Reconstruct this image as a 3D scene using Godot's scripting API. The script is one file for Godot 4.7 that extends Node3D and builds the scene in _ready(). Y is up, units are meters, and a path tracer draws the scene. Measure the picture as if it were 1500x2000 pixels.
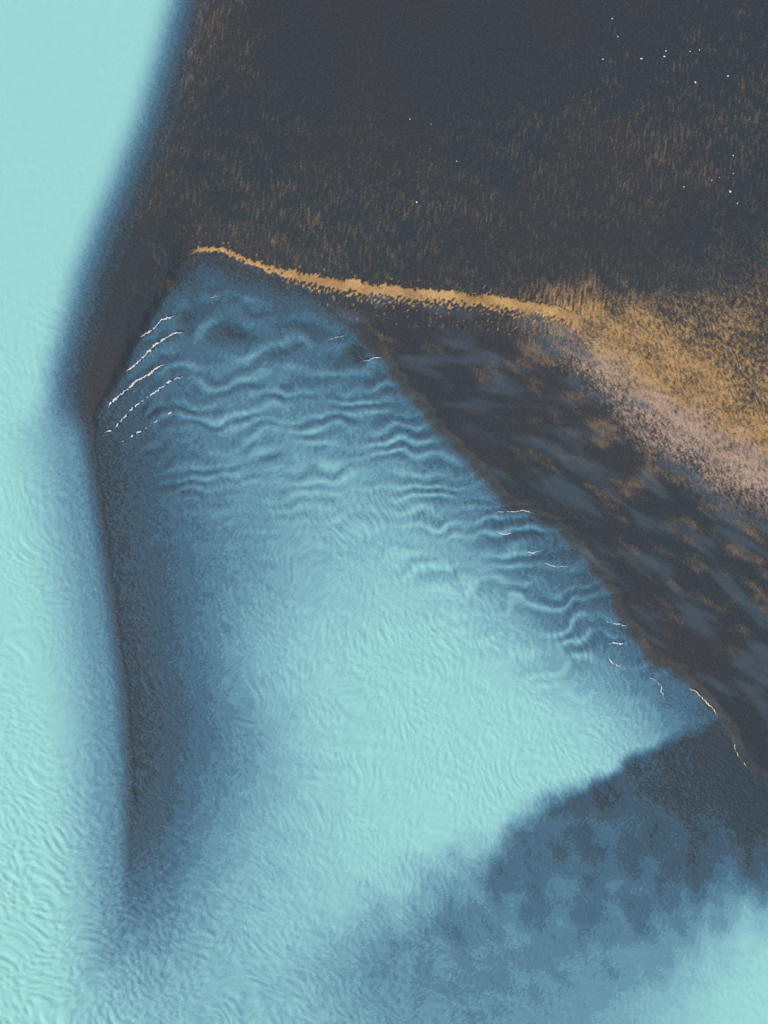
extends Node3D
# A milky glacial river and lagoon over black volcanic sand, seen from the air.
# The plan is laid out in "plan units" (u, v) of 0.2 m, u to the east, v to the south;
# the water is a stack of thin, evenly tinted sheets of suspended rock flour, so its colour comes from the depth of the bed.

const U := 0.2                    # metres per plan unit
const MID := Vector2(750, 1000)   # plan point under the origin
const STEP := 0.4                 # metres between two sheets of silty water
const SHEETS := 12
const C := 10.0                   # spacing of the coarse plan grids
const CU := -200.0
const CV := -200.0
const CW := 191
const CH := 241

var f_fan: PackedFloat32Array
var f_low: PackedFloat32Array
var f_ochre: PackedFloat32Array
var f_shore: PackedFloat32Array
var f_river: PackedFloat32Array
var f_edge: PackedFloat32Array
var f_spit: PackedFloat32Array
var f_gold: PackedFloat32Array

func _ready() -> void:
	# ---- camera, sky, sun, exposure
	var cam := Camera3D.new()
	cam.name = "camera"
	cam.fov = rad_to_deg(2.0 * atan(200.0 / 500.0))
	cam.near = 1.0
	cam.far = 9000.0
	add_child(cam)
	cam.position = Vector3(0, 500, 0)
	cam.rotation_degrees = Vector3(-90, 0, 0)
	cam.current = true

	var env := Environment.new()
	env.background_mode = Environment.BG_SKY
	var sm := ProceduralSkyMaterial.new()
	sm.sky_top_color = Color(0.42, 0.56, 0.74)
	sm.sky_horizon_color = Color(0.80, 0.84, 0.88)
	sm.sky_curve = 0.18
	sm.ground_bottom_color = Color(0.2, 0.22, 0.24)
	sm.ground_horizon_color = Color(0.6, 0.64, 0.68)
	var sky := Sky.new()
	sky.sky_material = sm
	env.sky = sky
	env.tonemap_mode = Environment.TONE_MAPPER_LINEAR
	env.tonemap_exposure = 1.95
	env.sdfgi_enabled = true
	env.ssao_enabled = true
	env.ssil_enabled = true
	var we := WorldEnvironment.new()
	we.name = "world_environment"
	we.environment = env
	add_child(we)

	var sun := DirectionalLight3D.new()
	sun.name = "sun"
	sun.light_energy = 1.25
	sun.light_color = Color(1.0, 0.95, 0.87)
	sun.light_angular_distance = 0.5
	sun.shadow_enabled = true
	add_child(sun)
	sun.look_at_from_position(Vector3(-72, 56, 56), Vector3.ZERO, Vector3.UP)

	# ---- the setting and the things on it
	plan()
	build_bed()
	build_water()
	build_foam()
	build_stones()

# ------------------------------------------------------------------ helpers
func place(u: float, v: float, y := 0.0) -> Vector3:
	return Vector3((u - MID.x) * U, y, (v - MID.y) * U)

func sst(a: float, b: float, x: float) -> float:
	var t := clampf((x - a) / (b - a), 0.0, 1.0)
	return t * t * (3.0 - 2.0 * t)

func noise(sd: int, freq: float, octaves := 1, kind := FastNoiseLite.TYPE_SIMPLEX_SMOOTH) -> FastNoiseLite:
	var n := FastNoiseLite.new()
	n.seed = sd
	n.noise_type = kind
	n.frequency = freq
	n.fractal_type = FastNoiseLite.FRACTAL_FBM if octaves > 1 else FastNoiseLite.FRACTAL_NONE
	n.fractal_octaves = octaves
	return n

func tag(o: Node, label: String, category: String, group := "") -> void:
	o.set_meta("label", label)
	o.set_meta("category", category)
	if group:
		o.set_meta("group", group)

# soundings every 100 plan units from (0, v0), smoothed to the coarse plan grid
func survey(rows: Array, v0 := 0.0) -> PackedFloat32Array:
	var h := rows.size()
	var w: int = rows[0].size()
	var out := PackedFloat32Array()
	out.resize(CW * CH)
	for j in CH:
		var y := (CV + j * C - v0) / 100.0
		var jy := int(floor(y))
		var ky := spline(y - jy)
		for i in CW:
			var x := (CU + i * C) / 100.0
			var ix := int(floor(x))
			var kx := spline(x - ix)
			var s := 0.0
			for b in 4:
				var row: Array = rows[clampi(jy + b - 1, 0, h - 1)]
				var r := 0.0
				for a in 4:
					r += kx[a] * row[clampi(ix + a - 1, 0, w - 1)]
				s += ky[b] * r
			out[j * CW + i] = s
	return out

func spline(t: float) -> Array:
	# halfway between an interpolating and a smoothing cubic
	var t2 := t * t
	var t3 := t2 * t
	var c := [-0.5 * t3 + t2 - 0.5 * t, 1.5 * t3 - 2.5 * t2 + 1.0, -1.5 * t3 + 2.0 * t2 + 0.5 * t, 0.5 * t3 - 0.5 * t2]
	var b := [(1.0 - t) ** 3 / 6.0, (3.0 * t3 - 6.0 * t2 + 4.0) / 6.0, (-3.0 * t3 + 3.0 * t2 + 3.0 * t + 1.0) / 6.0, t3 / 6.0]
	return [(c[0] + b[0]) / 2, (c[1] + b[1]) / 2, (c[2] + b[2]) / 2, (c[3] + b[3]) / 2]

# signed distance to a line, positive to the right of its direction as seen on the plan
func distance_to(line: Array) -> PackedFloat32Array:
	var out := PackedFloat32Array()
	out.resize(CW * CH)
	var n := line.size() - 1
	for j in CH:
		for i in CW:
			var p := Vector2(CU + i * C, CV + j * C)
			var best := 1e12
			var side := 0.0
			for k in n:
				var a: Vector2 = line[k]
				var ab: Vector2 = line[k + 1] - a
				var ap := p - a
				var t := clampf(ap.dot(ab) / ab.length_squared(), 0.0, 1.0)
				var d := (ap - ab * t).length_squared()
				if d < best - 0.01:
					best = d
					side = ab.cross(ap)
				elif d < best + 0.01:
					side += ab.cross(ap)
			out[j * CW + i] = sqrt(best) * (1.0 if side > 0.0 else -1.0)
	return out

func line_of(flat: Array) -> Array:
	var out := []
	for k in range(0, flat.size(), 2):
		out.append(Vector2(flat[k], flat[k + 1]))
	return out

func plan() -> void:
	# how far the milky water of the lagoon veils the bed: 0 a bare film, 9 hidden
	f_fan = survey([
		[9, 9, 2, 2, 2, 2, 2, 1, 0, 0, 0, 0, 0, 0, 0, 0],
		[9, 9, 2, 2, 2, 2, 2, 1, 0, 0, 0, 0, 0, 0, 0, 0],
		[9, 9, 2, 2, 2, 2, 2, 1, 0, 0, 0, 0, 0, 0, 0, 0],
		[9, 9, 2, 2, 2, 2, 2, 1, 0, 0, 0, 0, 0, 0, 0, 0],
		[9, 8, 2, 2, 2.2, 2, 2, 1, 0.5, 0, 0, 0, 0, 0, 0, 0],
		[9, 6, 1.5, 1.6, 2.2, 2, 1.6, 1.2, 1, 0.5, 0, 0, 0, 0, 0, 0],
		[8, 4, 1.2, 2, 3, 2.8, 2.4, 1.6, 1.2, 1, 0.5, 0, 0, 0, 0, 0],
		[6, 3, 1.2, 2.8, 3.9, 4.2, 3.8, 3, 2.2, 2, 1, 1, 0, 0, 0, 0],
		[4, 2, 1.2, 2.8, 4.4, 4.9, 4.8, 4.3, 3.4, 2.4, 2, 1, 1, 0, 0, 0],
		[3, 1, 0.8, 2.2, 4.3, 5.4, 5.8, 5.6, 5, 3.6, 2.4, 2, 1, 1, 0, 0],
		[2, 1, 0.9, 2.4, 4.3, 5.4, 6.4, 6.6, 6.2, 5, 3.2, 2, 2, 1, 1, 1],
		[2, 1, 0.9, 2.1, 4.0, 5.4, 6.5, 7.3, 7.4, 6.4, 4.6, 2.8, 2, 2, 1, 1],
		[2, 1, 0.9, 1.8, 4.1, 6, 7.3, 8, 8.4, 8, 6.2, 4.4, 3, 2, 2, 1],
		[2, 1, 0.8, 1.6, 4.0, 6.6, 7.9, 8.5, 8.7, 8.7, 8, 6.2, 4.5, 2.5, 1, 1],
		[2, 1, 0.7, 1.3, 3.3, 5.8, 7.8, 8.6, 9, 9, 9, 8.5, 7.2, 4.6, 2.2, 1],
		[2, 1, 0.7, 1.5, 3.6, 5.6, 7.6, 8.7, 9, 9.1, 9.1, 8.8, 8.2, 6.5, 3, 1],
		[2, 1, 0.9, 1.9, 4.5, 6.3, 7.6, 8.6, 9.1, 9.2, 9, 8.8, 8.4, 7, 4, 2],
		[4, 3, 2.4, 3, 5.4, 6.8, 7.6, 8.4, 8.9, 9, 9, 8.8, 8.5, 7, 5, 3],
		[8, 6, 4.2, 4.6, 6.2, 7.2, 7.8, 8.1, 8.4, 8.6, 8.6, 8.5, 8, 7, 5, 4],
		[9, 7.6, 6.4, 6, 6.8, 7.3, 7.5, 7.5, 7.6, 7.8, 8, 8, 8, 7, 6, 5],
		[9, 8.4, 7.6, 7, 7.2, 7.3, 7.2, 7, 7, 7, 7, 7, 7, 7, 7, 7]])
	# the same south-east of the drop-off
	f_low = survey([
		[6, 6, 6, 6, 6, 6, 6, 6, 5, 4, 3, 2.4, 1.8, 1.2, 0.3, 0.1],
		[6, 6, 6, 6, 6, 6, 6, 6, 5, 4, 3, 2.2, 1.6, 1.1, 0.5, 0],
		[6, 6, 6, 6, 6, 6, 6, 6, 5, 4, 3, 2.6, 2, 1.6, 1.1, 0.3],
		[6, 6, 6, 6, 6, 6, 6, 6, 5, 4.4, 3.4, 3, 2.8, 2.7, 2.6, 2.6],
		[8, 7, 6, 6, 6.4, 7, 6.8, 5.6, 4.7, 4.5, 4.3, 4.2, 4, 4.1, 5.6, 7.6],
		[8, 7, 6.6, 6.2, 6.6, 7, 6.2, 5.2, 4.8, 4.7, 4.7, 4.8, 5, 6, 7.8, 9.4],
		[9, 8.4, 7.8, 7, 7, 7.2, 7, 6, 5.2, 5, 5, 5.3, 6, 7.3, 8.8, 9.7]], 1400.0)
	# rust and straw colour on the sand, 0 none to 9 a full cover
	f_ochre = survey([
		[0, 0, 0, 1, 4, 0.3, 0, 0, 0, 0, 0, 0, 0.2, 0.3, 0.4, 0.4],
		[0, 0, 0, 2, 3.4, 0.3, 0, 0, 0, 0, 0, 0.2, 0.3, 0.4, 0.5, 0.6],
		[0, 0, 0, 3, 1.4, 0.4, 0.3, 0.2, 0.1, 0.2, 0.4, 0.6, 0.8, 1.2, 1.8, 2.4],
		[0, 0, 0, 1.8, 1.4, 0.6, 0.5, 0.5, 0.5, 0.8, 1.2, 1.8, 2.6, 3.4, 3.2, 1.6],
		[0, 0, 0, 1, 2, 2.6, 2.6, 2.4, 2.6, 2, 1.4, 1.2, 1.3, 1.3, 1, 0.8],
		[0, 0, 0, 0.6, 1.2, 2.6, 3, 2.6, 1.8, 1.2, 0.8, 0.8, 0.6, 1, 2.2, 3.4],
		[0, 0, 0, 0.2, 0.4, 0.4, 0.4, 0.6, 1, 2, 4, 6.8, 6.2, 4.6, 4.6, 4.6],
		[0, 0, 0, 0, 0, 0, 0, 0, 0.2, 0.7, 2.4, 4.8, 8.6, 7.4, 6, 4.6],
		[0, 0, 0, 0, 0, 0, 0, 0, 0, 0, 0.3, 1.3, 4.4, 8.4, 8, 6],
		[0, 0, 0, 0, 0, 0, 0, 0, 0, 0, 0.2, 0.9, 2, 4, 6.6, 8.2],
		[0, 0, 0, 0, 0, 0, 0, 0, 0, 0, 0, 0.4, 1, 2, 2.8, 3.8],
		[0, 0, 0, 0, 0, 0, 0, 0, 0, 0, 0, 0, 0.4, 1, 1.8, 2.6],
		[0, 0, 0, 0, 0, 0, 0, 0, 0, 0, 0, 0, 0.2, 0.3, 0.5, 0.9],
		[0, 0, 0, 0, 0, 0, 0, 0, 0, 0, 0, 0, 0.1, 0.1, 0.1, 0.2],
		[0, 0, 0, 0, 0, 0, 0, 0, 0, 0, 0, 0, 0, 0, 0, 0]])
	# water's edge of the lagoon: up the river bank, round the tip of the spit, down the dark bank
	f_shore = distance_to(line_of([305, 2500, 268, 1650, 262, 1500, 252, 1350, 226, 1150, 196, 950, 180, 850, 184, 818, 200, 790, 222, 752, 245, 706, 270, 662, 295, 620, 320, 580, 345, 540, 362, 508, 385, 494, 420, 494, 470, 510, 520, 530, 600, 552, 650, 580, 690, 628, 718, 668, 745, 696, 762, 722, 800, 768, 832, 806, 860, 842, 890, 872, 930, 908, 965, 952, 992, 986, 1042, 1000, 1100, 1038, 1135, 1076, 1165, 1120, 1195, 1156, 1212, 1198, 1240, 1246, 1262, 1276, 1330, 1318, 1362, 1350, 1385, 1376, 1403, 1400, 1428, 1425, 1436, 1462, 1458, 1498, 1500, 1534, 1800, 1700]))
	# foot of the river's east bank
	f_river = distance_to(line_of([305, 2500, 280, 1800, 268, 1650, 266, 1500, 256, 1350, 230, 1150, 200, 950, 184, 850, 170, 800, 172, 740, 192, 660, 218, 560, 250, 470, 292, 370, 338, 250, 376, 120, 408, 0, 470, -300]))
	# drop-off south-east of the lagoon
	f_edge = distance_to(line_of([300, 2000, 600, 1862, 700, 1800, 850, 1722, 940, 1664, 1000, 1612, 1080, 1562, 1150, 1530, 1240, 1482, 1330, 1438, 1402, 1402, 1500, 1350]))
	# crest of the spit
	f_spit = distance_to(line_of([366, 500, 385, 489, 420, 486, 460, 499, 510, 521, 560, 531, 600, 538, 670, 550, 740, 562, 800, 568, 870, 574, 940, 580, 1000, 588, 1060, 598, 1110, 612, 1140, 630]))
	# south-west limit of the straw coloured flat
	f_gold = distance_to(line_of([600, 560, 1000, 602, 1090, 640, 1150, 700, 1220, 765, 1300, 835, 1400, 920, 1520, 985, 1800, 1150]))

# ------------------------------------------------------------------ the bed
func build_bed() -> void:
	var D2 := 2.2
	var nu := 793
	var nv := 1020
	var u0 := -121.0
	var v0 := -121.0
	var n_big := noise(11, 0.0052, 3)
	var n_mid := noise(12, 0.016, 2)
	var n_fine := noise(13, 0.16)
	var n_grain := noise(14, 0.33)
	var n_dune := noise(15, 0.0075, 2)
	var n_str := noise(16, 0.1, 2)
	var n_wisp := noise(17, 0.02, 3)
	var n_cell := noise(18, 0.02, 2)
	var pos := PackedVector3Array()
	var col := PackedColorArray()
	var reg := PackedByteArray()
	pos.resize(nu * nv)
	col.resize(nu * nv)
	reg.resize(nu * nv)
	var rng := RandomNumberGenerator.new()
	rng.seed = 7
	var k := 0
	for j in nv:
		var v := v0 + j * D2
		var gy := (v - CV) / C
		var gj := int(gy)
		var fy := gy - gj
		for i in nu:
			var u := u0 + i * D2
			var gx := (u - CU) / C
			var gi := int(gx)
			var fx := gx - gi
			var a := gj * CW + gi
			var b := a + CW
			var w11 := fx * fy
			var w10 := fx - w11
			var w01 := fy - w11
			var w00 := 1.0 - fx - fy + w11
			var sh := f_shore[a] * w00 + f_shore[a + 1] * w10 + f_shore[b] * w01 + f_shore[b + 1] * w11
			var rv := -(f_river[a] * w00 + f_river[a + 1] * w10 + f_river[b] * w01 + f_river[b + 1] * w11)
			var och := maxf(0.0, f_ochre[a] * w00 + f_ochre[a + 1] * w10 + f_ochre[b] * w01 + f_ochre[b + 1] * w11)
			var grain := n_grain.get_noise_2d(u, v)
			var fine := n_fine.get_noise_2d(u, v)
			var mid := n_mid.get_noise_2d(u, v)
			# --- depth of the bed, counted in sheets of water
			var d := -30.0
			if rv > -80.0:
				var m := sst(760.0, 860.0, v)
				var wide := lerpf(128.0, 135.0, sst(0, 700, v))
				var q1 := 10.0 * (0.35 * clampf(rv / wide, 0.0, 1.0) + 0.65 * sst(0.0, wide, rv))
				var q2 := 4.6 * sst(-6.0, 46.0, rv) + 5.0 * sst(10.0, 230.0, rv)
				var q := lerpf(q1, q2, m)
				d = sheets(q) if rv > 0.0 else rv * 0.05
			if (sh > -60.0 or v > 1540.0) and v > 440.0:
				var low := sst(1560.0, 1720.0, v)
				var s := sh + 400.0 * low * sst(700.0, 400.0, u) + 6.0 * mid
				var f := f_fan[a] * w00 + f_fan[a + 1] * w10 + f_fan[b] * w01 + f_fan[b + 1] * w11
				var warp := n_dune.get_noise_2d(u, v)
				if v > 1340.0:
					var g := f_low[a] * w00 + f_low[a + 1] * w10 + f_low[b] * w01 + f_low[b + 1] * w11
					var e := -(f_edge[a] * w00 + f_edge[a + 1] * w10 + f_edge[b] * w01 + f_edge[b + 1] * w11)
					var soft := lerpf(110.0, 14.0, sst(600.0, 1250.0, u))
					var above := sst(-soft, soft, e + lerpf(40.0, 14.0, sst(800.0, 1100.0, u)) * warp + 9.0 * mid)
					# pitted bed below the drop-off
					var pit := n_cell.get_noise_2d(u * 0.6 - v * 0.26, v * 0.42 + u * 0.2)
					g += 1.5 * pit * sst(2050, 1700, v) * sst(560, 900, u) * sst(0.2, 2.5, g)
					f = lerpf(g, f, above)
				# sand waves
				var bend := 0.0040 * maxf(0.0, 390.0 - u) ** 2 + 0.14 * maxf(0.0, 700.0 - u) - 0.10 * maxf(0.0, u - 640.0)
				var ph := (v - bend + 34.0 * warp + lerpf(4.0, 12.0, sst(500.0, 800.0, u)) * n_wisp.get_noise_2d(u * 0.7, v * 0.6)) / lerpf(54.0, 42.0, sst(650.0, 1100.0, v)) + 0.75 * n_big.get_noise_2d(u * 0.75, v * 0.9)
				var up := 0.5 + 0.5 * sin(TAU * ph)
				var wave := lerpf(up * 1.2, up * (0.4 + 0.6 * up) * 1.5, sst(500.0, 800.0, u)) - 0.62
				wave += 0.5 * n_big.get_noise_2d(u * 0.9 + v * 0.6, v * 2.4 - bend) * sst(900.0, 600.0, u)
				var west := sst(1150.0, 780.0, v) * sst(150.0, 250.0, u)
				var east := sst(330.0, 120.0, sh) * sst(520.0, 760.0, u) * sst(1430.0, 1250.0, v)
				var amp := maxf(1.9 * west, 1.7 * east) * clampf(0.7 + 1.5 * n_mid.get_noise_2d(v * 0.75, u * 0.42 + 900.0), 0.08, 1.7)
				f += amp * wave * sst(0.6, 3.2, f)
				# long streaks combed by the current
				f += 0.5 * n_str.get_noise_2d(u * 0.62 + v * 0.5, v * 0.09 - u * 0.1) * west * sst(0.6, 3.0, f)
				f += 0.45 * n_wisp.get_noise_2d(u * 0.55 + v * 0.35, v * 0.9 - u * 0.4) * sst(1, 4, f)
				var df := sheets(maxf(f, 0.0))
				if s < 60.0:
					df = minf(df, (s + 4.0 * wave * east) * lerpf(0.035, 0.16, maxf(sst(590.0, 720.0, v), sst(380.0, 300.0, u))) + 0.6 * sst(820.0, 920.0, v) * sst(500.0, 300.0, u))
				d = maxf(d, df)
			# random bumps about one sheet high, added to blend the sheet edges
			d += 0.06 * grain + 0.05 * fine + (rng.randf() - 0.5) * 0.95 * sst(-0.3, 0.6, d)
			d = clampf(d, -2.4, 14.0)
			var y := -STEP * d
			# --- what lies on it
			var sp := f_spit[a] * w00 + f_spit[a + 1] * w10 + f_spit[b] * w01 + f_spit[b + 1] * w11
			var gd := f_gold[a] * w00 + f_gold[a + 1] * w10 + f_gold[b] * w01 + f_gold[b + 1] * w11
			var c := Vector3(0.0262, 0.0275, 0.0288)
			var kind := 0
			if d < 0.6:
				kind = 1
				c += Vector3(-0.004, 0.0, 0.0008) * sst(-0.1, 0.35, n_big.get_noise_2d(u * 0.4, v * 0.4) + 0.25 * sst(420, 150, v) * sst(500, 800, u))
				c *= 1.0 + 0.22 * grain + 0.16 * fine
				# ripple streaks: down the flat in the north, across to the south-east in the east
				var east2 := sst(0.0, 180.0, (u - 1080.0) * 0.5 + (v - 560.0) * 0.8)
				var sa := n_str.get_noise_2d(u * 1.5 + v * 0.14, v * 0.26)
				var sb := n_str.get_noise_2d(u * 1.7 - v * 0.95, v * 0.5 + u * 0.28)
				var st := lerpf(sa, sb, east2)
				var cloud := n_wisp.get_noise_2d(u * 0.42 + v * 0.25, v * 1.15 - u * 0.68)
				och += 1.8 * exp(-((gd + 28.0) / 36.0) ** 2) * east2 * sst(1120.0, 1200.0, u)
				var need := 1.0 - och / 9.0
				var patch := lerpf(0.25, 0.95, sst(20.0, 90.0, gd))
				var lay := sst(need - 0.42, need + 0.52, lerpf(0.37, 0.42, patch) + lerpf(0.62, 1.0, patch) * lerpf(st, cloud, 0.85 * patch) + lerpf(0.34, 0.16, patch) * grain + 0.22 * n_big.get_noise_2d(u * 2.0, v * 2.0)) * sst(0.0, 0.5, och)
				var gold := Vector3(0.26, 0.150, 0.058)
				var pink := Vector3(0.25, 0.168, 0.115)
				var brown := Vector3(0.088, 0.062, 0.040)
				var tone := gold.lerp(pink, sst(-70.0, 10.0, gd + 25.0 * mid + 60.0 * sst(720.0, 900.0, v)) * east2)
				tone = tone.lerp(brown, sst(6.0, 2.6, och))
				tone *= 1.0 + 0.3 * grain + 0.35 * st + 0.3 * cloud
				c = c.lerp(tone, lay * 0.92)
				y += 0.05 * st * minf(1.0, 0.3 + och * 0.12) + 0.02 * fine
				# blue-grey wisps mixed into the colour of the dark bank
				if gd > -10.0 and sh < 20.0 and u > 600.0:
					var bank_wisp := lerpf(n_wisp.get_noise_2d(u * 0.26 + 500.0, v * 0.85 - u * 0.14), n_wisp.get_noise_2d(u * 0.3 + 900.0, v * 0.8 - u * 0.46), sst(760.0, 960.0, v + 60.0 * mid))
					var film := sst(-0.1, 0.5, bank_wisp + 0.1 * n_big.get_noise_2d(u, v) + 0.14 * sst(700.0, 560.0, v) + 0.1 * sst(1330.0, 1280.0, v) * sst(1180, 1260, v) * sst(1240, 1330, u) - 0.2 * sst(70.0, 5.0, -sh))
					c = c.lerp(Vector3(0.048, 0.066, 0.080), film * (0.5 + 0.15 * grain))
				# the spit
				if sp > -26.0 and sp < 70.0 and u > 350.0 and u < 1160.0:
					var along := sst(364.0, 400.0, u) * sst(1160.0, 1090.0, u)
					var half := lerpf(5.0, 13.0, sst(480.0, 640.0, u))
					var rag := 3.6 * n_fine.get_noise_2d(u * 0.5, v * 0.5) + 1.6 * grain + 5.0 * mid
					var off := sp + rag
					var dens := sst(-7.0, -2.5, off) if off < 0.0 else exp(-(off / half) ** 2) + 0.42 * sst(50.0, 8.0, off) * sst(500.0, 620.0, u)
					var tooth := 0.5 + 0.9 * n_fine.get_noise_2d(u * 0.8 + v * 0.3, v * 0.62 + 70.0) + 0.3 * grain
					var body := sst(0.72, 1.1, dens + tooth * 0.66) * along
					c = c.lerp(gold * (1.1 + 0.3 * grain + 0.5 * mid), body)
					y += 0.32 * body
					if absf(sp - 3.0) < 12.0 and along > 0.1:
						kind = 2
				if kind == 1 and gd > 0.0 and sh < 5.0 and u > 600.0:
					kind = 3
				elif kind == 1 and u < 420.0 and rv > -190.0 and v > 470.0:
					kind = 4
			pos[k] = place(u, v, y)
			col[k] = Color(c.x, c.y, c.z)
			reg[k] = kind
			k += 1
	# beyond the surveyed plan the ground runs on as it is at the rim
	for j in nv:
		for e in [0, nu - 1]:
			pos[j * nu + e].x = -4000.0 if e == 0 else 4000.0
	for i in nu:
		for e in [0, nv - 1]:
			pos[e * nu + i].z = -4000.0 if e == 0 else 4000.0
	var nor := normals_of(pos, nu, nv)
	var sand := StandardMaterial3D.new()
	sand.resource_name = "sand"
	sand.vertex_color_use_as_albedo = true
	sand.roughness = 0.8
	sand.metallic_specular = 0.3
	sand.heightmap_enabled = true
	sand.heightmap_texture = noise_texture(31, 0.06, 3)
	sand.heightmap_scale = 3.0
	var names := ["lagoon_bed", "sand_flat", "sand_spit", "sand_bank", "river_shoal"]
	var labels := ["dark sandy bed under the milky blue water", "charcoal sand flat with rust and straw coloured streaks above the spit", "narrow golden sand spit between the dark flat and the blue lagoon", "smooth dark grey sand bank with blue-grey wisps right of the lagoon", "black sand shoal between the turquoise river and the foam lines"]
	var cats := ["bed", "sand", "sand spit", "sand bank", "shoal"]
	for r in 5:
		var idx := PackedInt32Array()
		var pv := PackedVector3Array()
		var pn := PackedVector3Array()
		var pc := PackedColorArray()
		var pt := PackedVector2Array()
		var map := PackedInt32Array()
		map.resize(nu * nv)
		map.fill(-1)
		for j in nv - 1:
			for i in nu - 1:
				var a := j * nu + i
				if reg[a] != r:
					continue
				for q in [a, a + 1, a + nu, a + 1, a + nu + 1, a + nu]:
					if map[q] < 0:
						map[q] = pv.size()
						pv.append(pos[q])
						pn.append(nor[q])
						pc.append(col[q])
						pt.append(Vector2(pos[q].x * 0.05, pos[q].z * 0.03))
					idx.append(map[q])
		var o := MeshInstance3D.new()
		o.name = names[r]
		o.mesh = mesh_of(pv, pn, idx, pc, pt)
		o.material_override = sand
		add_child(o, true)
		tag(o, labels[r], cats[r])
		if r != 2:
			o.set_meta("kind", "structure")

func sheets(veil: float) -> float:
	# how many sheets of silty water give that much veil
	var t := veil / 10.0
	return 0.1 + 6.5 * t + 6.5 * t * t * t

func normals_of(pos: PackedVector3Array, nu: int, nv: int) -> PackedVector3Array:
	var nor := PackedVector3Array()
	nor.resize(nu * nv)
	for j in nv:
		var up := maxi(j - 1, 0) * nu
		var dn := mini(j + 1, nv - 1) * nu
		for i in nu:
			var du: Vector3 = pos[j * nu + mini(i + 1, nu - 1)] - pos[j * nu + maxi(i - 1, 0)]
			var dv: Vector3 = pos[dn + i] - pos[up + i]
			nor[j * nu + i] = dv.cross(du).normalized()
	return nor

func mesh_of(pv: PackedVector3Array, pn: PackedVector3Array, idx: PackedInt32Array, pc := PackedColorArray(), uv := PackedVector2Array()) -> ArrayMesh:
	var arr := []
	arr.resize(Mesh.ARRAY_MAX)
	arr[Mesh.ARRAY_VERTEX] = pv
	arr[Mesh.ARRAY_NORMAL] = pn
	arr[Mesh.ARRAY_INDEX] = idx
	if pc.size():
		arr[Mesh.ARRAY_COLOR] = pc
	if uv.size():
		arr[Mesh.ARRAY_TEX_UV] = uv
	var m := ArrayMesh.new()
	m.add_surface_from_arrays(Mesh.PRIMITIVE_TRIANGLES, arr)
	return m

func noise_texture(sd: int, freq: float, octaves: int) -> NoiseTexture2D:
	var t := NoiseTexture2D.new()
	t.width = 1024
	t.height = 1024
	t.seamless = true
	t.noise = noise(sd, freq, octaves)
	return t

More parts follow.
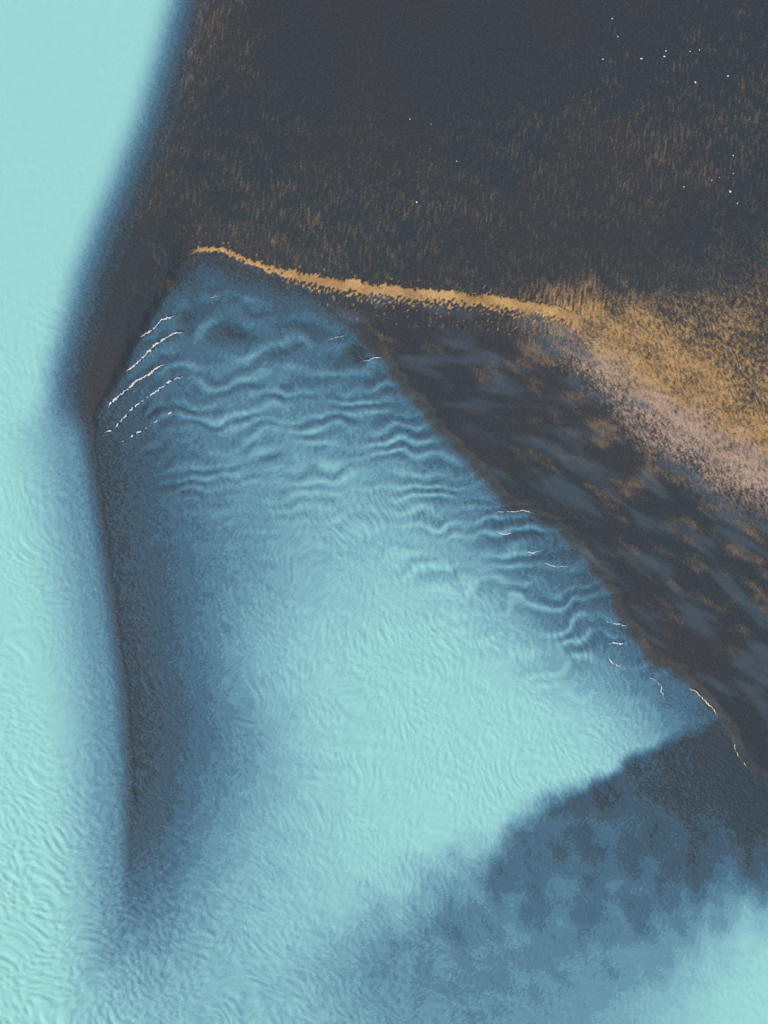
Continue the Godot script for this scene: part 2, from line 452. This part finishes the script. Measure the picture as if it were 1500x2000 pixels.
# ------------------------------------------------------------------ the water
func build_water() -> void:
	var step := 2.7
	var nu := 648
	var nv := 833
	var u0 := -122.0
	var v0 := -122.0
	var n_a := noise(21, 0.056, 2)
	var n_b := noise(22, 0.06, 2)
	var n_w := noise(23, 0.004, 2)
	var pos := PackedVector3Array()
	pos.resize(nu * nv)
	var k := 0
	for j in nv:
		var v := v0 + j * step
		for i in nu:
			var u := u0 + i * step
			# wind ripples, coarse in the south-west, following the curling current over the lagoon
			var sw := sst(900.0, 1900.0, v - 0.75 * u)
			var w := n_w.get_noise_2d(u, v)
			var w2 := n_w.get_noise_2d(v + 3000.0, u)
			var x := u + 60.0 * w
			var z := v + 60.0 * w2
			var ra := n_a.get_noise_2d(x * 0.75 + z * 0.2, z * 1.55 - x * 0.35)
			var rb := n_b.get_noise_2d(x * 0.85 - z * 0.5, z * 0.9 + x * 1.5)
			var h := lerpf(0.24 * rb * (1.0 - 0.5 * sst(800.0, 1100.0, u) * sst(1500.0, 1650.0, v)), 0.52 * ra, sw) * lerpf(0.3, 1.0, sst(300.0, 1100.0, v))
			pos[k] = place(u, v, h)
			k += 1
	for j in nv:
		for e in [0, nu - 1]:
			pos[j * nu + e].x = -4000.0 if e == 0 else 4000.0
	for i in nu:
		for e in [0, nv - 1]:
			pos[e * nu + i].z = -4000.0 if e == 0 else 4000.0
	var idx := PackedInt32Array()
	idx.resize((nu - 1) * (nv - 1) * 6)
	k = 0
	for j in nv - 1:
		for i in nu - 1:
			var a := j * nu + i
			for q in [a, a + 1, a + nu, a + 1, a + nu + 1, a + nu]:
				idx[k] = q
				k += 1
	var uv := PackedVector2Array()
	uv.resize(nu * nv)
	for q in nu * nv:
		uv[q] = Vector2(pos[q].x * 0.82 + pos[q].z * 0.4, pos[q].z * 1.3 - pos[q].x * 0.5) / 44.0
	var mesh := mesh_of(pos, normals_of(pos, nu, nv), idx, PackedColorArray(), uv)
	var flat := PlaneMesh.new()
	flat.size = Vector2(8000, 8000)
	var root := Node3D.new()
	root.name = "water"
	root.set_meta("kind", "structure")
	tag(root, "milky turquoise glacial water of the river and the lagoon", "water")
	add_child(root)
	var relief := noise_texture(32, 0.035, 3)
	var blue := Vector3(0.13, 0.37, 0.55)
	var aqua := Vector3(0.55, 0.93, 0.76)
	var teal := Vector3(0.66, 0.96, 0.52)
	for n in SHEETS:
		var t := float(n) / (SHEETS - 1)
		var c := blue.lerp(aqua, sst(0.12, 0.5, t)).lerp(teal, sst(0.4, 0.9, t))
		var alpha := 0.03 + 0.15 * sqrt(t)
		var m := StandardMaterial3D.new()
		m.resource_name = "silty_water"
		m.transparency = BaseMaterial3D.TRANSPARENCY_ALPHA
		m.roughness = 0.6
		m.specular_mode = BaseMaterial3D.SPECULAR_DISABLED
		var color := Color(c.x, c.y, c.z).linear_to_srgb()
		color.a = alpha
		if n == 0:
			# the surface itself: one even tint, glossy
			var im := Image.create(4, 4, false, Image.FORMAT_RGBA8)
			im.fill(color)
			m.albedo_texture = ImageTexture.create_from_image(im)
			m.roughness = 0.3
			m.specular_mode = BaseMaterial3D.SPECULAR_SCHLICK_GGX
			m.metallic_specular = 0.7
		else:
			m.albedo_color = color
		if n < 3:
			m.heightmap_enabled = true
			m.heightmap_texture = relief
			m.heightmap_scale = 9.0
		var o := MeshInstance3D.new()
		o.name = "water_surface" if n == 0 else "silt_layer"
		o.mesh = mesh if n < 9 else flat
		o.material_override = m
		o.position.y = -STEP * n
		root.add_child(o, true)

# ------------------------------------------------------------------ foam on the breaking ripples
func build_foam() -> void:
	var white := StandardMaterial3D.new()
	white.resource_name = "foam"
	white.albedo_color = Color(0.44, 0.415, 0.38).linear_to_srgb()
	white.roughness = 0.9
	var tan_foam := StandardMaterial3D.new()
	tan_foam.resource_name = "silty_foam"
	tan_foam.albedo_color = Color(0.42, 0.32, 0.22).linear_to_srgb()
	tan_foam.roughness = 0.9
	foam("short uppermost foam line left of the lagoon, nearest the spit", [274, 658, 285, 652, 302, 641, 313, 627, 324, 622, 341, 617], 1.5, 0.92, white)
	foam("second foam line below the spit, long and unbroken with a curled end", [247, 726, 262, 714, 273, 704, 288, 689, 302, 674, 313, 667, 330, 656, 342, 650, 355, 650], 1.8, 1.0, white)
	foam("brightest foam line, third below the spit, beside the black shoal", [211, 796, 215, 790, 227, 778, 240, 767, 252, 758, 263, 747, 277, 738, 292, 731, 302, 721, 322, 711], 1.9, 0.97, white)
	foam("ragged foam line, fourth below the spit, broken in the middle", [204, 844, 223, 837, 232, 827, 245, 812, 262, 795, 277, 784, 288, 777, 301, 767, 315, 757, 337, 742, 357, 736], 1.5, 0.6, white)
	foam("lowest foam line, thin and dotted, in the lagoon's left edge", [236, 866, 253, 855, 275, 842, 287, 835, 310, 820, 347, 798], 1.3, 0.45, white)
	foam("thin golden foam edge at the right tip of the lagoon", [1346, 1344, 1360, 1351, 1372, 1364, 1386, 1377, 1394, 1386, 1402, 1400], 1.2, 0.95, tan_foam)
	foam("short pale hooked foam line left of the lagoon's right tip", [1268, 1322, 1280, 1330, 1290, 1338, 1292, 1350, 1298, 1365], 0.9, 0.8, white)
	foam("faint pale foam arc on the dark bank right of the lagoon", [1292, 1268, 1308, 1272, 1325, 1281, 1340, 1291, 1346, 1298], 0.8, 0.7, white)
	foam("pale foam line at the narrow notch in the lagoon's right shore", [968, 1001, 985, 999, 1003, 1000, 1022, 997, 1040, 1001], 0.9, 0.75, white)
	foam("curved pale foam line on the dark bank in the lower right corner", [1392, 1372, 1412, 1386, 1426, 1402, 1431, 1420, 1432, 1440, 1438, 1468, 1450, 1486, 1462, 1502], 0.8, 0.5, tan_foam)
	foam("pale wisp of foam on the second scallop above the lagoon's right corner", [1183, 1213, 1196, 1217, 1210, 1219, 1224, 1223], 1.1, 0.8, white)
	foam("short straight wisp of foam just below the shore's lowest bend", [1186, 1258, 1199, 1256, 1212, 1257, 1226, 1256], 1.2, 0.8, white)
	foam("hooked wisp of foam, lowest on the lagoon's right side", [1187, 1281, 1193, 1291, 1202, 1298, 1216, 1303], 1.0, 0.8, white)
	foam("wisp of foam on the scallop under the shore's notch", [1024, 1075, 1034, 1079, 1047, 1078, 1062, 1074], 0.9, 0.7, white)
	foam("longer wisp of foam below and right of the notch in the shore", [1064, 1099, 1078, 1105, 1093, 1106, 1110, 1107], 0.9, 0.7, white)
	foam("wisp of foam left of the shore's notch, curved like a smile", [969, 1036, 978, 1042, 990, 1043, 1006, 1039], 0.8, 0.7, white)
	foam("thin wisp of foam below the middle of the spit", [640, 663, 652, 661, 664, 657, 678, 653], 0.8, 0.75, white)
	foam("thin wisp of foam at the tip of the lagoon's first right scallop", [708, 705, 720, 703, 732, 699, 746, 698], 0.8, 0.75, white)
	foam("lone short wisp of foam in the lagoon's upper left", [412, 582, 420, 579, 430, 577], 0.9, 0.9, white)

func foam(label: String, flat: Array, half: float, whole: float, m: Material) -> void:
	var ctrl := line_of(flat)
	var curve := Curve3D.new()
	for k in ctrl.size():
		var a: Vector2 = ctrl[maxi(k - 1, 0)]
		var b: Vector2 = ctrl[mini(k + 1, ctrl.size() - 1)]
		var tan := place(b.x, b.y) - place(a.x, a.y)
		curve.add_point(place(ctrl[k].x, ctrl[k].y), -tan / 6.0, tan / 6.0)
	var n1 := noise(int(flat[0] + flat[1]), 0.9, 2)
	var n2 := noise(int(flat[0] * 3 + flat[1]), 0.22, 2)
	var st := SurfaceTool.new()
	st.begin(Mesh.PRIMITIVE_TRIANGLES)
	var length := curve.get_baked_length()
	var start := place(ctrl[0].x, ctrl[0].y)
	var count := int(length / 0.22)
	for k in count + 1:
		var at := length * k / count
		var p := curve.sample_baked(at, true)
		var q := curve.sample_baked(minf(at + 0.1, length), true) - curve.sample_baked(maxf(at - 0.1, 0.0), true)
		var side := Vector3(-q.z, 0, q.x).normalized()
		p += side * (0.35 * n2.get_noise_2d(at * 3.0, 40.0) + 0.14 * n1.get_noise_2d(at, 80.0))
		var end := sst(0.0, 2.5, at) * sst(0.0, 2.5, length - at)
		var w := half * U * (0.8 + 0.45 * n1.get_noise_2d(at, 0.0) + 0.7 * n2.get_noise_2d(at, 20.0)) * (0.25 + 0.75 * end)
		if n2.get_noise_2d(at * 1.6, 60.0) * 0.9 > whole - 0.55:
			w = 0.02
		w = maxf(w, 0.015)
		# a low, lumpy roll: foot, shoulder, top, shoulder, foot
		for e in 5:
			var x: float = [-1.0, -0.6, 0.0, 0.6, 1.0][e]
			var y: float = [-0.3, 0.6, 1.0, 0.6, -0.3][e]
			st.add_vertex(p - start + side * x * w * (1.0 + 0.35 * n1.get_noise_2d(at * 2.0, 10.0 * e)) + Vector3(0, 0.12 + y * (0.03 + w * 0.55), 0))
	for k in count:
		for e in 4:
			var a := k * 5 + e
			for q in [a, a + 5, a + 1, a + 1, a + 5, a + 6]:
				st.add_index(q)
	st.generate_normals()
	var o := MeshInstance3D.new()
	o.name = "foam_line"
	o.mesh = st.commit()
	o.material_override = m
	o.position = start
	add_child(o, true)
	tag(o, label, "foam", "foam lines on the shallow water")

# ------------------------------------------------------------------ pale stones on the dark flat
func build_stones() -> void:
	var rng := RandomNumberGenerator.new()
	rng.seed = 5
	var mats := []
	for c in [Color(0.40, 0.41, 0.42), Color(0.34, 0.27, 0.13), Color(0.2, 0.3, 0.26)]:
		var m := StandardMaterial3D.new()
		m.resource_name = "pale_stone"
		m.albedo_color = c.linear_to_srgb()
		m.roughness = 0.85
		mats.append(m)
	var spots := [1177, 117, 2, 1252, 116, 0, 1300, 101, 0, 1297, 112, 0, 1365, 99, 0, 1347, 102, 0, 1357, 162, 0, 1421, 150, 0, 1431, 305, 0, 1425, 375, 0, 1389, 353, 1, 1404, 348, 1, 1335, 366, 2, 1439, 398, 1, 1431, 340, 1, 801, 234, 0, 842, 244, 2, 814, 396, 0, 1206, 73, 0, 1195, 38, 0, 892, 316, 1]
	var words := [
		"tiny greenish stone at the left end of the upper right row of stones", "tiny white stone just right of the greenish stone in the upper right row",
		"upper of two tiny white stones close together in the upper right row", "lower of two tiny white stones close together in the upper right row",
		"tiny white stone at the right end of the upper right row", "tiny white stone second from the right end of the upper right row",
		"lone tiny white stone below the upper right row of stones", "tiny white stone nearest the upper right corner, below the row's right end",
		"bright white stone at the right edge of the flat, topmost of its cluster", "bright white stone low in the cluster at the right edge of the flat",
		"leftmost of three tiny yellowish stones near the right edge", "middle one of three tiny yellowish stones near the right edge",
		"tiny greenish stone left of the yellowish stones near the right edge", "lowest tiny yellowish stone at the right edge of the flat",
		"rightmost of three tiny yellowish stones near the right edge", "tiny white stone left of the greenish one in the middle of the flat",
		"tiny greenish stone in the middle of the dark flat", "tiny white stone on the flat nearest the golden spit",
		"tiny white stone second from the top edge of the flat", "tiny white stone nearest the top edge of the flat",
		"lone tiny yellowish stone in the middle of the dark flat"]
	for k in range(0, spots.size(), 3):
		var ball := SphereMesh.new()
		ball.radius = 1.0
		ball.height = 2.0
		ball.radial_segments = 10
		ball.rings = 5
		var arr := ball.get_mesh_arrays()
		var v: PackedVector3Array = arr[Mesh.ARRAY_VERTEX]
		var lump := noise(k + 40, 0.9)
		for q in v.size():
			v[q] *= 1.0 + 0.45 * lump.get_noise_3dv(v[q])
			v[q].y = maxf(v[q].y * 0.6, -0.4)
		arr[Mesh.ARRAY_VERTEX] = v
		var raw := ArrayMesh.new()
		raw.add_surface_from_arrays(Mesh.PRIMITIVE_TRIANGLES, arr)
		var st := SurfaceTool.new()
		st.create_from(raw, 0)
		st.generate_normals()
		var o := MeshInstance3D.new()
		o.name = "pale_stone"
		o.mesh = st.commit()
		o.material_override = mats[spots[k + 2]]
		var size := rng.randf_range(0.16, 0.32) * (1.3 if spots[k] == 1431 or spots[k] == 1425 else 1.0)
		o.scale = Vector3(size, size, size * rng.randf_range(0.9, 1.6))
		o.rotation.y = rng.randf() * TAU
		o.position = place(spots[k], spots[k + 1], 1.0)
		add_child(o, true)
		var hue: String = words[k / 3]
		tag(o, hue, "stone", "pale stones on the sand flat")
